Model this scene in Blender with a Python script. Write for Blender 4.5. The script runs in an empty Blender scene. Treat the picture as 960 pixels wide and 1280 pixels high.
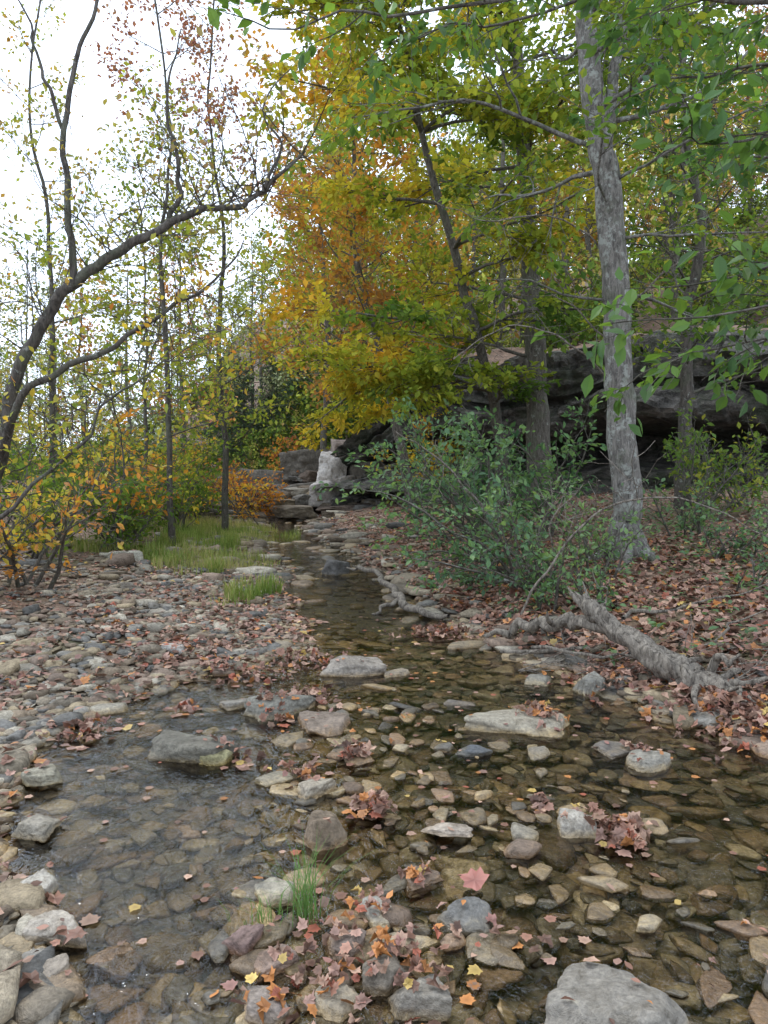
import bpy, bmesh, math, numpy as np
from mathutils import Vector
rng = np.random.default_rng(11)

# ------------------------------------------------------------------ helpers
def nrm(a):
    a = np.asarray(a, float)
    return a/np.maximum(np.linalg.norm(a, axis=-1, keepdims=True), 1e-9)

def _h(ix, iy, iz, s):
    n = (ix*73856093) ^ (iy*19349663) ^ (iz*83492791) ^ (s*2654435)
    n = ((n ^ (n >> 13))*1274126177) & 0x7fffffff
    n = n ^ (n >> 15)
    return (n & 0xffff)/65535.0

def vn(x, y, z=None, seed=1):
    x = np.asarray(x, float); y = np.asarray(y, float)
    z = np.zeros_like(x) if z is None else np.asarray(z, float)
    ix = np.floor(x).astype(np.int64); iy = np.floor(y).astype(np.int64); iz = np.floor(z).astype(np.int64)
    fx = x-ix; fy = y-iy; fz = z-iz
    fx = fx*fx*(3-2*fx); fy = fy*fy*(3-2*fy); fz = fz*fz*(3-2*fz)
    r = 0
    for a in (0, 1):
        for b in (0, 1):
            for c in (0, 1):
                w = (fx if a else 1-fx)*(fy if b else 1-fy)*(fz if c else 1-fz)
                r = r + w*_h(ix+a, iy+b, iz+c, seed)
    return r*2-1

def fbm(x, y, z=None, seed=1, o=4):
    r = 0; a = 1; f = 1
    for i in range(o):
        r = r + a*vn(np.asarray(x)*f, np.asarray(y)*f, None if z is None else np.asarray(z)*f, seed+i)
        a *= .5; f *= 2.03
    return r/1.8

def sstep(a, b, x):
    t = np.clip((x-a)/(b-a), 0, 1)
    return t*t*(3-2*t)

def build(name, parts, mats):
    """parts: (V, F, C, matindex, smooth)"""
    me = bpy.data.meshes.new(name)
    Vs, Cs, loops, starts, mi, sm = [], [], [], [], [], []
    off = 0; lo = 0
    for (V, F, C, m, s) in parts:
        if len(V) == 0: continue
        V = np.asarray(V, np.float32); F = np.asarray(F, np.int32)
        n, k = F.shape
        Vs.append(V)
        C = np.asarray(C, np.float32)
        if C.ndim == 1: C = np.tile(C, (len(V), 1))
        Cs.append(C)
        loops.append((F+off).ravel()); starts.append(lo+np.arange(n)*k)
        mi.append(np.full(n, m)); sm.append(np.full(n, s))
        off += len(V); lo += n*k
    V = np.concatenate(Vs); C = np.concatenate(Cs)
    loops = np.concatenate(loops).astype(np.int32); starts = np.concatenate(starts).astype(np.int32)
    me.vertices.add(len(V)); me.vertices.foreach_set('co', V.ravel())
    me.loops.add(len(loops)); me.loops.foreach_set('vertex_index', loops)
    me.polygons.add(len(starts)); me.polygons.foreach_set('loop_start', starts)
    for m in mats: me.materials.append(m)
    me.polygons.foreach_set('material_index', np.concatenate(mi).astype(np.int32))
    me.polygons.foreach_set('use_smooth', np.concatenate(sm).astype(bool))
    me.update(calc_edges=True)
    at = me.color_attributes.new('Col', 'FLOAT_COLOR', 'POINT')
    cc = np.ones((len(V), 4), np.float32); cc[:, :3] = C[:, :3]
    at.data.foreach_set('color', cc.ravel())
    ob = bpy.data.objects.new(name, me)
    bpy.context.scene.collection.objects.link(ob)
    return ob

# ------------------------------------------------------------------ materials
def mat(name):
    m = bpy.data.materials.new(name); m.use_nodes = True
    nt = m.node_tree; nt.nodes.clear()
    out = nt.nodes.new('ShaderNodeOutputMaterial')
    return m, nt, out
def N(nt, t, **kw):
    n = nt.nodes.new('ShaderNode'+t)
    for k, v in kw.items(): setattr(n, k, v)
    return n
def mixc(nt, typ, fac, a, b):
    n = nt.nodes.new('ShaderNodeMix'); n.data_type = 'RGBA'; n.blend_type = typ
    for sock, v in ((n.inputs[0], fac), (n.inputs[6], a), (n.inputs[7], b)):
        if hasattr(v, 'links'): nt.links.new(v, sock)
        elif isinstance(v, (int, float)): sock.default_value = v
        else: sock.default_value = (*v, 1)
    return n.outputs[2]
def ramp(nt, fac, stops):
    n = nt.nodes.new('ShaderNodeValToRGB')
    e = n.color_ramp.elements
    while len(e) < len(stops): e.new(.5)
    for el, (p, c) in zip(e, stops):
        el.position = p; el.color = (*c, 1)
    nt.links.new(fac, n.inputs[0]); return n.outputs[0]
def noise(nt, vec, scale, detail=4, rough=.6, dist=0):
    n = N(nt, 'TexNoise'); n.inputs['Scale'].default_value = scale
    n.inputs['Detail'].default_value = detail; n.inputs['Roughness'].default_value = rough
    n.inputs['Distortion'].default_value = dist
    nt.links.new(vec, n.inputs['Vector']); return n.outputs['Fac']
def g(v): return (v, v, v)
def bump(nt, h, strength, dist):
    b = N(nt, 'Bump'); b.inputs['Strength'].default_value = strength; b.inputs['Distance'].default_value = dist
    nt.links.new(h, b.inputs['Height']); return b.outputs[0]
def vecscale(nt, vec, s):
    m = N(nt, 'Mapping'); m.inputs['Scale'].default_value = s
    nt.links.new(vec, m.inputs['Vector']); return m.outputs[0]

def leaf_material(name, trans=.45, rough=.5, cheap=False):
    m, nt, out = mat(name)
    a = N(nt, 'Attribute', attribute_name='Col'); c = a.outputs['Color']
    if cheap:
        p = N(nt, 'BsdfDiffuse'); nt.links.new(c, p.inputs[0])
    else:
        p = N(nt, 'BsdfPrincipled'); p.inputs['Roughness'].default_value = rough
        p.inputs['Specular IOR Level'].default_value = .35
        nt.links.new(c, p.inputs['Base Color'])
    if trans == 0:
        nt.links.new(p.outputs[0], out.inputs[0]); return m
    t = N(nt, 'BsdfTranslucent')
    c2 = mixc(nt, 'MULTIPLY', 1.0, c, (1.5, 1.4, .7))
    nt.links.new(c2, t.inputs['Color'])
    mx = N(nt, 'MixShader'); mx.inputs[0].default_value = trans
    nt.links.new(p.outputs[0], mx.inputs[1]); nt.links.new(t.outputs[0], mx.inputs[2])
    nt.links.new(mx.outputs[0], out.inputs[0]); return m

def bark_material(name, dark, light, lichen=0.0, scale=1.0, bs=.9):
    m, nt, out = mat(name)
    geo = N(nt, 'NewGeometry'); P = geo.outputs['Position']
    st = vecscale(nt, P, (1, 1, .25))
    n1 = noise(nt, st, 26*scale, 4, .75, .6)
    c = ramp(nt, n1, [(.34, dark), (.62, light)])
    if lichen > 0:
        f = ramp(nt, noise(nt, P, 9, 5, .75), [(.62-lichen*.2, g(0)), (.70-lichen*.2, g(.8))])
        c = mixc(nt, 'MIX', f, c, (.30, .31, .27))
        f = ramp(nt, noise(nt, P, 3.1, 4, .7), [(.5, g(0)), (.62, g(.5))])
        c = mixc(nt, 'MIX', f, c, (.09, .10, .06))
    p = N(nt, 'BsdfPrincipled'); p.inputs['Roughness'].default_value = .9
    nt.links.new(c, p.inputs['Base Color'])
    nt.links.new(bump(nt, n1, bs, .03), p.inputs['Normal'])
    nt.links.new(p.outputs[0], out.inputs[0]); return m

def stone_material(name, wet=True, bscale=1.0):
    m, nt, out = mat(name)
    geo = N(nt, 'NewGeometry'); P = geo.outputs['Position']
    a = N(nt, 'Attribute', attribute_name='Col')
    n1 = noise(nt, P, 13*bscale, 5, .75, .4)
    n2 = noise(nt, P, 60*bscale, 2, .7)
    v = ramp(nt, n1, [(.3, (.42, .38, .32)), (.46, (.88, .85, .8)), (.56, (1.05, 1.03, 1)), (.7, (1.4, 1.36, 1.25))])
    c = mixc(nt, 'MULTIPLY', 1.0, a.outputs['Color'], v)
    c = mixc(nt, 'MULTIPLY', .8, c, ramp(nt, n2, [(.3, g(.6)), (.7, g(1.25))]))
    p = N(nt, 'BsdfPrincipled')
    if wet:
        sep = N(nt, 'SeparateXYZ'); nt.links.new(P, sep.inputs[0])
        ad = N(nt, 'Math', operation='MULTIPLY_ADD'); nt.links.new(n1, ad.inputs[0])
        ad.inputs[1].default_value = -.06; nt.links.new(sep.outputs[2], ad.inputs[2])
        mr = N(nt, 'MapRange'); nt.links.new(ad.outputs[0], mr.inputs[0])
        mr.inputs[1].default_value = -.022; mr.inputs[2].default_value = .006
        wetc = mixc(nt, 'MULTIPLY', 1.0, c, (.98, .82, .57))
        c = mixc(nt, 'MIX', mr.outputs[0], wetc, c)
        r2 = N(nt, 'MapRange'); nt.links.new(mr.outputs[0], r2.inputs[0])
        r2.inputs[3].default_value = .25; r2.inputs[4].default_value = .85
        nt.links.new(r2.outputs[0], p.inputs['Roughness'])
    else: p.inputs['Roughness'].default_value = .9
    nt.links.new(c, p.inputs['Base Color'])
    nt.links.new(bump(nt, n1, .8, .03/bscale), p.inputs['Normal'])
    nt.links.new(p.outputs[0], out.inputs[0]); return m

LEAF = leaf_material('foliage_leaf')
LEAFC = leaf_material('foliage_leaf_matte', .42, .5, True)
LEAFD = leaf_material('foliage_leaf_far', 0, .5, True)
LITTER = leaf_material('fallen_leaf', 0, .55)
GRASS = leaf_material('grass_blade', .3, .5, True)
BARK_D = bark_material('bark_dark', (.022, .018, .014), (.11, .092, .075), .15)
BARK_G = bark_material('bark_grey', (.042, .037, .031), (.21, .19, .165), .5)
BARK_M = bark_material('bark_mid', (.035, .028, .021), (.15, .13, .105), .2)
DEAD = bark_material('driftwood', (.04, .03, .022), (.29, .25, .2), 0, 1.2, 1.0)
STONE = stone_material('creek_stone')

# ground
m, nt, out = mat('leaf_litter_ground'); GROUND = m
geo = N(nt, 'NewGeometry'); P = geo.outputs['Position']
vo = N(nt, 'TexVoronoi'); vo.inputs['Scale'].default_value = 14; nt.links.new(P, vo.inputs['Vector'])
vo2 = N(nt, 'TexVoronoi'); vo2.inputs['Scale'].default_value = 31; nt.links.new(P, vo2.inputs['Vector'])
sp = N(nt, 'SeparateColor'); nt.links.new(vo.outputs['Color'], sp.inputs[0])
sp2 = N(nt, 'SeparateColor'); nt.links.new(vo2.outputs['Color'], sp2.inputs[0])
st = [(0, (.05, .035, .025)), (.25, (.17, .10, .065)), (.5, (.28, .17, .12)), (.75, (.2, .12, .06)), (1, (.33, .23, .17))]
c1 = ramp(nt, sp.outputs[0], st); c2 = ramp(nt, sp2.outputs[1], st)
big = noise(nt, P, .6, 3, .6)
c = mixc(nt, 'MIX', .5, c1, c2)
c = mixc(nt, 'MULTIPLY', 1.0, c, ramp(nt, noise(nt, P, 3, 4, .7), [(.3, g(.45)), (.7, g(1.15))]))
c = mixc(nt, 'MIX', ramp(nt, big, [(.5, g(0)), (.66, g(.6))]), c, (.06, .075, .022))
sep = N(nt, 'SeparateXYZ'); nt.links.new(P, sep.inputs[0])
mr = N(nt, 'MapRange'); nt.links.new(sep.outputs[2], mr.inputs[0]); mr.inputs[1].default_value = .0; mr.inputs[2].default_value = .07
bed = ramp(nt, sp2.outputs[0], [(0, (.035, .028, .018)), (.5, (.095, .078, .05)), (1, (.15, .12, .078))])
c = mixc(nt, 'MIX', mr.outputs[0], bed, c)
p = N(nt, 'BsdfPrincipled'); p.inputs['Roughness'].default_value = .85
nt.links.new(c, p.inputs['Base Color'])
nt.links.new(bump(nt, vo2.outputs['Distance'], .6, .03), p.inputs['Normal'])
nt.links.new(p.outputs[0], out.inputs[0])

# water
m, nt, out = mat('creek_water'); WATER = m
geo = N(nt, 'NewGeometry'); P = geo.outputs['Position']
w1 = noise(nt, vecscale(nt, P, (1, .7, 1)), 8, 3, .6, .8)
w2 = noise(nt, vecscale(nt, P, (1, .55, 1)), 30, 2, .5, 1.0)
mm = N(nt, 'Math', operation='MULTIPLY_ADD'); nt.links.new(w2, mm.inputs[0]); mm.inputs[1].default_value = .25; nt.links.new(w1, mm.inputs[2])
b = bump(nt, mm.outputs[0], .45, .03)
fr = N(nt, 'Fresnel'); fr.inputs[0].default_value = 1.58; nt.links.new(b, fr.inputs[1])
gl = N(nt, 'BsdfGlossy'); gl.inputs['Roughness'].default_value = .015; nt.links.new(b, gl.inputs['Normal'])
tr = N(nt, 'BsdfTransparent'); tr.inputs[0].default_value = (.96, .95, .89, 1)
mx = N(nt, 'MixShader'); nt.links.new(fr.outputs[0], mx.inputs[0]); nt.links.new(tr.outputs[0], mx.inputs[1]); nt.links.new(gl.outputs[0], mx.inputs[2])
nt.links.new(mx.outputs[0], out.inputs[0])

# bluff
m, nt, out = mat('sandstone_bluff'); BLUFF = m
geo = N(nt, 'NewGeometry'); P = geo.outputs['Position']
s1 = noise(nt, vecscale(nt, P, (.5, .5, 1.8)), 2.2, 6, .75, .8)
s2 = noise(nt, P, 3, 5, .75)
c = ramp(nt, s1, [(.36, (.03, .027, .022)), (.5, (.09, .08, .068)), (.66, (.2, .18, .155))])
c = mixc(nt, 'MULTIPLY', 1.0, c, ramp(nt, s2, [(.35, g(.35)), (.65, g(1.3))]))
c = mixc(nt, 'MIX', ramp(nt, noise(nt, P, 1.3, 4, .7), [(.46, g(0)), (.62, g(.7))]), c, (.03, .042, .018))
p = N(nt, 'BsdfPrincipled'); p.inputs['Roughness'].default_value = .9
nt.links.new(c, p.inputs['Base Color']); nt.links.new(bump(nt, s2, 1, .2), p.inputs['Normal'])
nt.links.new(p.outputs[0], out.inputs[0])

# ------------------------------------------------------------------ terrain
YL = [-6, 1, 2, 2.5, 3, 3.4, 4, 4.6, 5.2, 5.6, 6.1, 6.8, 8.9, 13, 17.9, 23.8, 26, 28.6, 31, 33, 34]
XL = [-1.5, -.85, -.98, -1.25, -1.62, -1.8, -1.92, -1.95, -1.7, -1.3, -1.0, -.85, -1.2, -2.0, -3.1, -4.0, -5.5, -8, -20, -25, -25.5]
YR = [-6, 1, 3.4, 3.9, 4.55, 5.44, 6.1, 6.8, 8.9, 10.5, 13, 17.9, 23.8, 26, 28.6, 31, 33, 34]
XR = [2.8, 2.7, 2.45, 2.2, 1.85, 1.5, 1.2, .95, .40, .1, -.3, -1.7, -2.6, -3.4, -4.8, -9, -24, -25.6]
def edges(x, y):
    L = np.interp(y, YL, XL)+.16*fbm(y*1.6, y*0+3, seed=5)*np.clip(y/4, .3, 2)
    R = np.interp(y, YR, XR)+.16*fbm(y*1.6, y*0+9, seed=6)*np.clip(y/4, .3, 2)
    return L, R
def bf(x, y): return x*.646+(y-24)*.763
def bt(x, y): return x*.763-(y-24)*.646
def terrain(x, y):
    x = np.asarray(x, float); y = np.asarray(y, float)
    L, R = edges(x, y)
    sL = L-x; sR = x-R; si = np.minimum(x-L, R-x)
    deep = .085+.05*sstep(-.2, 1.6, x)*sstep(7, 5, y)+.04*sstep(-.4, -.9, x)*sstep(5.5, 4.5, y)+.045*fbm(x*.9, y*.9, seed=3)
    deep = deep-.07*np.exp(-((x+.15)/.5)**2-((y-2.1)/.45)**2)-.04*np.exp(-((x+.5)/.4)**2-((y-4.6)/.5)**2)
    zin = -np.clip(deep, .03, .3)*(1-np.exp(-np.maximum(si, 0)/.25))
    zl = .3*(1-np.exp(-np.maximum(sL, 0)/4))+.9*sstep(3.5, 9, sL)
    zr = 1.4*(1-np.exp(-np.maximum(sR, 0)/6))
    z = np.where(si > 0, zin, np.where(sL > 0, zl, zr))
    so = np.maximum(sL, sR)
    z = z+np.clip(so, 0, 1)*(.035*fbm(x*1.5, y*1.5, seed=21)+.03)+np.clip(so/10, 0, 1)*.35*fbm(x*.25, y*.25, seed=22)
    z = z+.006*fbm(x*9, y*9, seed=23)
    f = bf(x, y); t = bt(x, y)
    z = z+np.where(sR > 0, 1, 0)*3.7*sstep(3.1, 3.9, f)*sstep(-2, 3, t)
    hill = np.maximum(f-3.5, 0)
    z = z+np.minimum(hill*.42, 17+hill*.05)*sstep(20, 6, -x-.12*y)*np.where(y > 0, 1, 0)
    z = z+3*sstep(60, 130, y)
    return z
def tz(x, y): return float(terrain(np.array([x]), np.array([y]))[0])

u = np.linspace(-1, 1, 420); xs = np.sinh(u*5.2)/np.sinh(5.2)*140-0.3
v = np.linspace(0, 1, 520); ys = -6+6.5*v*2+ (np.sinh(v*4.6)/np.sinh(4.6))*170
def gridmesh(xs, ys):
    nx, ny = len(xs), len(ys)
    i = np.arange(ny-1)[:, None]*nx+np.arange(nx-1)[None]
    return np.stack([i, i+1, i+nx+1, i+nx], -1).reshape(-1, 4)
X, Y = np.meshgrid(xs, ys); Z = terrain(X.ravel(), Y.ravel())
build('ground', [(np.stack([X.ravel(), Y.ravel(), Z], 1), gridmesh(xs, ys), np.array([.2, .15, .1]), 0, True)], [GROUND])
xs = np.linspace(-26, 4, 60); ys = np.linspace(-6, 33.5, 80)
X, Y = np.meshgrid(xs, ys)
build('creek_water', [(np.stack([X.ravel(), Y.ravel(), np.zeros(X.size)], 1), gridmesh(xs, ys), np.array([.2]*3), 0, True)], [WATER])

# ------------------------------------------------------------------ stones
def ico(sub):
    bm = bmesh.new(); bmesh.ops.create_icosphere(bm, subdivisions=sub, radius=1)
    V = np.array([v.co[:] for v in bm.verts]); F = np.array([[v.index for v in f.verts] for f in bm.faces]); bm.free()
    return nrm(V), F
ICO = {s: ico(s) for s in (2, 3, 5)}
def stone_shape(sub, seed, p=16, nside=5, rough=.04, top=.6):
    r = np.random.default_rng(seed)
    D, F = ICO[sub]
    pl = []
    a0 = r.uniform(0, 6.28)
    for k in range(nside):
        a = a0+k*6.283/nside+r.uniform(-.4, .4)
        e = r.uniform(-.2, .3)
        pl.append((np.array([math.cos(a)*math.cos(e), math.sin(a)*math.cos(e), math.sin(e)]), r.uniform(.6, 1.0)))
    pl.append((nrm(np.array([r.uniform(-.22, .22), r.uniform(-.22, .22), 1])), r.uniform(top-.1, top+.15)))
    pl.append((nrm(np.array([r.uniform(-.8, .8), r.uniform(-.8, .8), .7])), r.uniform(.7, .95)))
    pl.append((nrm(np.array([r.uniform(-.8, .8), r.uniform(-.8, .8), .5])), r.uniform(.7, .95)))
    pl.append((np.array([0, 0, -1.]), .6))
    s = 0
    for n, d in pl: s = s+(np.maximum(D@n, 0)/d)**p
    R = s**(-1/p)
    V = D*R[:, None]
    V = V*(1+rough*fbm(V[:, 0]*3+seed, V[:, 1]*3, V[:, 2]*3, seed=seed % 97)[:, None])
    if sub >= 5:
        V = V*(1+.04*fbm(V[:, 0]*7+seed, V[:, 1]*7, V[:, 2]*16, seed=seed % 91)[:, None])
    return V, F
PAL = np.array([(.28, .235, .17), (.22, .205, .18), (.19, .145, .10), (.25, .185, .14), (.36, .325, .26), (.14, .135, .125), (.3, .24, .155), (.21, .175, .13)])
TOP = np.full((440, 440), -9.0)   # height raster x:-7..6.2  y:1..14.2 (3cm)
def splat(V):
    ix = ((V[:, 0]+7)/.03).astype(int); iy = ((V[:, 1]-1)/.03).astype(int)
    k = (ix >= 0) & (ix < 440) & (iy >= 0) & (iy < 440)
    np.maximum.at(TOP, (ix[k], iy[k]), V[k, 2])
def topz(x, y):
    z = terrain(x, y)
    ix = ((x+7)/.03).astype(int); iy = ((y-1)/.03).astype(int)
    k = (ix >= 0) & (ix < 440) & (iy >= 0) & (iy < 440)
    z2 = z.copy(); z2[k] = np.maximum(z[k], TOP[ix[k], iy[k]])
    return z2
TPL = {s: [stone_shape(s, 100+q, p=36, nside=4+q % 3, rough=.05) for q in range(16)] for s in (2, 3)}
def place(Vt, pos, size, rz, tilt):
    V = Vt[None]*size[:, None, :]
    ct, s_ = np.cos(tilt)[:, None], np.sin(tilt)[:, None]
    y = V[..., 1]*ct-V[..., 2]*s_; z = V[..., 1]*s_+V[..., 2]*ct
    c, s = np.cos(rz)[:, None], np.sin(rz)[:, None]
    x = V[..., 0]
    return np.stack([x*c-y*s, x*s+y*c, z], -1)+pos[:, None, :]
def scatter(x, y, w, flat, sub, lift=.3, tilt=.15, dark=1.0, extra=0.0, rel=0.0):
    n = len(x); parts = []
    z = terrain(x, y)*(1-rel)+extra
    q = rng.integers(0, 16, n); rz = rng.uniform(0, 6.28, n); tl = rng.normal(0, tilt, n)
    size = np.stack([w/2*rng.uniform(1.0, 1.5, n), w/2*rng.uniform(.65, 1.05, n), np.maximum(w/2*flat*rng.uniform(.6, 1.4, n), .008)], 1)
    pos = np.stack([x, y, z+size[:, 2]*lift], 1)
    C = PAL[rng.integers(0, len(PAL), n)]
    C = C*rng.uniform(.55, 1.3, (n, 1))*dark
    for k in range(16):
        s = np.where(q == k)[0]
        if len(s) == 0: continue
        Vt, Ft = TPL[sub][k]
        V = place(Vt, pos[s], size[s], rz[s], tl[s]).reshape(-1, 3)
        F = (Ft[None]+np.arange(len(s))[:, None, None]*len(Vt)).reshape(-1, 3)
        parts.append((V, F, np.repeat(C[s], len(Vt), 0), 0, True)); splat(V)
    return parts
def inchan(x, y, pad=0):
    L, R = edges(x, y); return (x > L-pad) & (x < R+pad)
parts = []
n = 4600; x = rng.uniform(-2.3, 3.0, n); y = 1.1+5.8*rng.random(n)
k = inchan(x, y, .25); x, y = x[k], y[k]
w = np.clip(rng.lognormal(math.log(.095), .45, len(x)), .035, .26)
w = np.where((x < -.5) & (y > 2.2) & (y < 5.2), np.minimum(w, .12), w)
parts += scatter(x, y, w, .3, 3, .5, .10, np.where((x < -.5) & (y > 2.2) & (y < 5.2), .8, 1.05)[:, None])
# flat cobbles lying just beneath the surface
n = 3600; x = rng.uniform(-2.0, 3.0, n); y = 1.1+6.2*rng.random(n)
k = inchan(x, y, .1) & ((x > -.6) | (rng.random(n) < .3)); x, y = x[k], y[k]
w = np.clip(rng.lognormal(math.log(.10), .4, len(x)), .035, .24)
parts += scatter(x, y, w, .26, 3, .0, .08, 1.15, -.008, rng.uniform(.25, .8, len(x)))
# cobbles breaking the surface along the riffle
n = 2300; x = rng.uniform(-2.3, 3.0, n); y = 1.1+6*rng.random(n)
k = inchan(x, y, .1) & (fbm(x*1.1, y*1.1, seed=201)+.6*np.exp(-((x-.0)/.6)**2)*(y < 5.5) > .12) & ~((x < -.55) & (y > 2.3) & (y < 5.0)); x, y = x[k], y[k]
w = np.clip(rng.lognormal(math.log(.075), .45, len(x)), .03, .17)
parts += scatter(x, y, w, .36, 3, .3, .14, .9, .0, rng.uniform(.7, 1.05, len(x)))
n = 3000; x = rng.uniform(-4, 2, n); y = rng.uniform(6.5, 26, n)
k = inchan(x, y, .3); x, y = x[k], y[k]
w = np.clip(rng.lognormal(math.log(.13), .5, len(x)), .05, .4)
parts += scatter(x, y, w, .34, 2, .6, .12, .95)
build('creek_bed_stones', parts, [STONE])
parts = []
n = 9800; y = 1.2+13*rng.beta(1.3, 2.2, n); L, R = edges(y, y); x = L+.1-rng.exponential(1.7, n)
k = (x > -7); x, y = x[k], y[k]
w = np.clip(rng.lognormal(math.log(.072), .45, len(x)), .025, .22)
parts += scatter(x, y, w, .42, 2, .7, .2, 1.05)
n = 900; y = rng.uniform(9, 26, n); L, R = edges(y, y)
sd = rng.random(n) < .55
x = np.where(sd, L-rng.exponential(.9, n), R+rng.exponential(.45, n))
w = np.clip(rng.lognormal(math.log(.17), .5, n), .06, .5)
parts += scatter(x, y, w, .38, 2, .5, .15, .95)
n = 900; y = rng.uniform(1.2, 9, n); L, R = edges(y, y); x = R-.1+rng.exponential(.25, n)
w = np.clip(rng.lognormal(math.log(.1), .5, n), .03, .3)
parts += scatter(x, y, w, .38, 2, .5, .2, .95)
build('gravel_bar_stones', parts, [STONE])

# hero rocks  (x, y, width, depth, height, base z, colour, rot)
HR = [(.86, 4.45, .50, .34, .12, -.035, (.33, .295, .23), .1), (-.22, 5.65, .36, .26, .16, -.02, (.26, .23, .195), .5),
 (-.70, 4.75, .34, .24, .13, -.02, (.20, .19, .16), .3), (-1.08, 4.0, .38, .26, .13, -.03, (.135, .125, .1), -.2),
 (-.88, 3.88, .14, .11, .07, .0, (.26, .24, .13), .4), (-.26, 3.02, .16, .12, .18, -.03, (.19, .145, .1), .4),
 (-.34, 4.4, .24, .2, .08, -.02, (.23, .18, .14), 1.2), (.5, 4.02, .15, .11, .06, -.02, (.11, .12, .135), .2),
 (1.40, 3.86, .2, .17, .08, -.01, (.27, .25, .21), .7), (.83, 3.12, .14, .12, .09, .0, (.38, .35, .3), .2),
 (.30, 2.47, .18, .14, .075, -.02, (.15, .145, .135), .3), (.62, 1.98, .36, .26, .19, -.03, (.22, .2, .17), .0),
 (-.46, 2.33, .12, .09, .08, -.02, (.18, .12, .105), .9), (-.02, 2.5, .13, .09, .06, -.02, (.34, .32, .28), 2),
 (.29, 3.08, .18, .08, .025, .02, (.33, .28, .23), -.1), (-.33, 3.52, .15, .1, .06, .0, (.32, .28, .22), .4),
 (1.47, 5.15, .22, .12, .14, .0, (.24, .23, .2), 1.0), (-3.95, 11.2, .55, .4, .2, .18, (.38, .36, .3), .2),
 (-1.72, 6.0, .22, .15, .1, .05, (.4, .38, .35), .2), (1.40, 6.35, .32, .26, .22, .0, (.1, .09, .075), .2),
 (-.72, 11.2, .36, .3, .26, .0, (.11, .105, .1), .3), (1.2, 2.95, .5, .36, .1, -.13, (.17, .15, .12), .1),
 (-.40, 2.62, .14, .1, .05, .0, (.31, .28, .22), .4), (-.12, 2.33, .13, .1, .04, .0, (.22, .17, .14), 1.4),
 (.12, 2.75, .15, .1, .04, -.01, (.21, .16, .13), .4), (-.14, 2.07, .13, .1, .05, -.01, (.31, .27, .21), .2),
 (.0, 2.18, .15, .11, .08, -.02, (.17, .145, .115), .8), (.1, 2.06, .12, .1, .07, .0, (.2, .18, .15), .8),
 (-.34, 2.05, .13, .1, .05, .0, (.26, .22, .19), 2.2), (-.34, 2.25, .14, .1, .04, .0, (.24, .175, .145), 1.2),
 (-1.10, 2.4, .15, .11, .07, .0, (.34, .30, .25), .3), (-1.25, 2.62, .1, .08, .06, .02, (.36, .33, .28), .3),
 (-1.02, 2.2, .12, .08, .05, .0, (.27, .23, .185), 1.3), (-1.5, 3.1, .14, .1, .05, .02, (.26, .235, .19), .3),
 (-.86, 2.3, .15, .1, .04, -.03, (.17, .125, .095), .3), (-1.7, 3.6, .18, .12, .06, .02, (.28, .26, .2), .3),
 (1.15, 5.4, .22, .15, .07, -.02, (.22, .21, .18), .3), (-.15, 3.9, .15, .12, .035, -.01, (.26, .2, .15), .3),
 (-.98, 4.85, .2, .14, .05, -.01, (.24, .22, .19), .3), (1.3, 4.05, .26, .17, .04, -.01, (.17, .16, .155), .3),
 (-2.2, 7.4, .3, .2, .1, .08, (.3, .27, .22), .3), (-3.1, 8.8, .35, .2, .12, .12, (.26, .23, .19), .3), (-5.1, 10.4, .6, .3, .14, .2, (.13, .125, .12), .0),
 (1.5, 2.3, .26, .12, .05, -.10, (.22, .17, .11), -.7), (.95, 2.25, .22, .15, .06, -.09, (.25, .2, .14), .7), (1.25, 2.1, .28, .2, .05, -.11, (.19, .17, .12), .2),
 (.1, 5.6, .2, .12, .06, -.02, (.24, .21, .17), .6), (.5, 4.9, .2, .1, .05, -.03, (.16, .15, .15), -.3), (-.55, 4.2, .18, .12, .05, -.02, (.23, .2, .15), .7), (-.55, 3.65, .16, .1, .04, -.01, (.27, .25, .2), .3)]
parts = []
for q, (x, y, w, d, h, z0, c, rz) in enumerate(HR):
    Vt, Ft = stone_shape(5, 300+q, p=9 if q in (11, 10, 5, 8, 9) else 18, nside=4+q % 3, rough=.14, top=.65)
    V = place(Vt, np.array([[x, y, z0+h*.25]]), np.array([[w*.62, d*.68, h*.85]]), np.array([rz]), np.array([.14*math.sin(q*2.1)]))[0]
    cv = np.array(c)[None]*(1+.25*fbm(V[:, 0]*7, V[:, 1]*7, V[:, 2]*14, seed=q)[:, None])
    parts.append((V, Ft, cv, 0, True)); splat(V)
build('creek_boulders', parts, [STONE])

def boulder(x, y, z, w, d, h, c, seed, rz=0, p=24):
    Vt, Ft = stone_shape(5, seed, p=p, nside=5, rough=.14)
    V = place(Vt, np.array([[x, y, z+h*.4]]), np.array([[w*.6, d*.6, h*.75]]), np.array([rz]), np.array([.05]))[0]
    return (V, Ft, np.array(c), 0, True)
PALE = stone_material('pale_sandstone', wet=False, bscale=.2)
build('pale_boulder', [boulder(-1.75, 24.8, 1.2, .95, .9, 1.1, (.52, .49, .46), 801, .2), boulder(-1.35, 25.4, 1.9, 1.5, .9, .8, (.25, .2, .17), 803, 1.2), boulder(-1.95, 24.2, .45, .85, .8, .9, (.44, .41, .39), 802, .9), boulder(-1.3, 24.6, .7, 1.0, .8, .8, (.3, .27, .24), 804, .5)], [PALE])
lp = []
for q in range(80):
    x = rng.uniform(-5.6, 1.4); y = rng.uniform(22.6, 28)
    z = max(0, (y-22.4)*.36)*(.6+.4*sstep(-5, -2, np.array(x)))
    lp.append(boulder(x, y, z-.1, rng.uniform(.6, 1.8), rng.uniform(.5, 1.0), rng.uniform(.15, .42), PAL[rng.integers(0, 8)]*rng.uniform(.4, .85), 900+q, rng.uniform(-.5, .5)))
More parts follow.
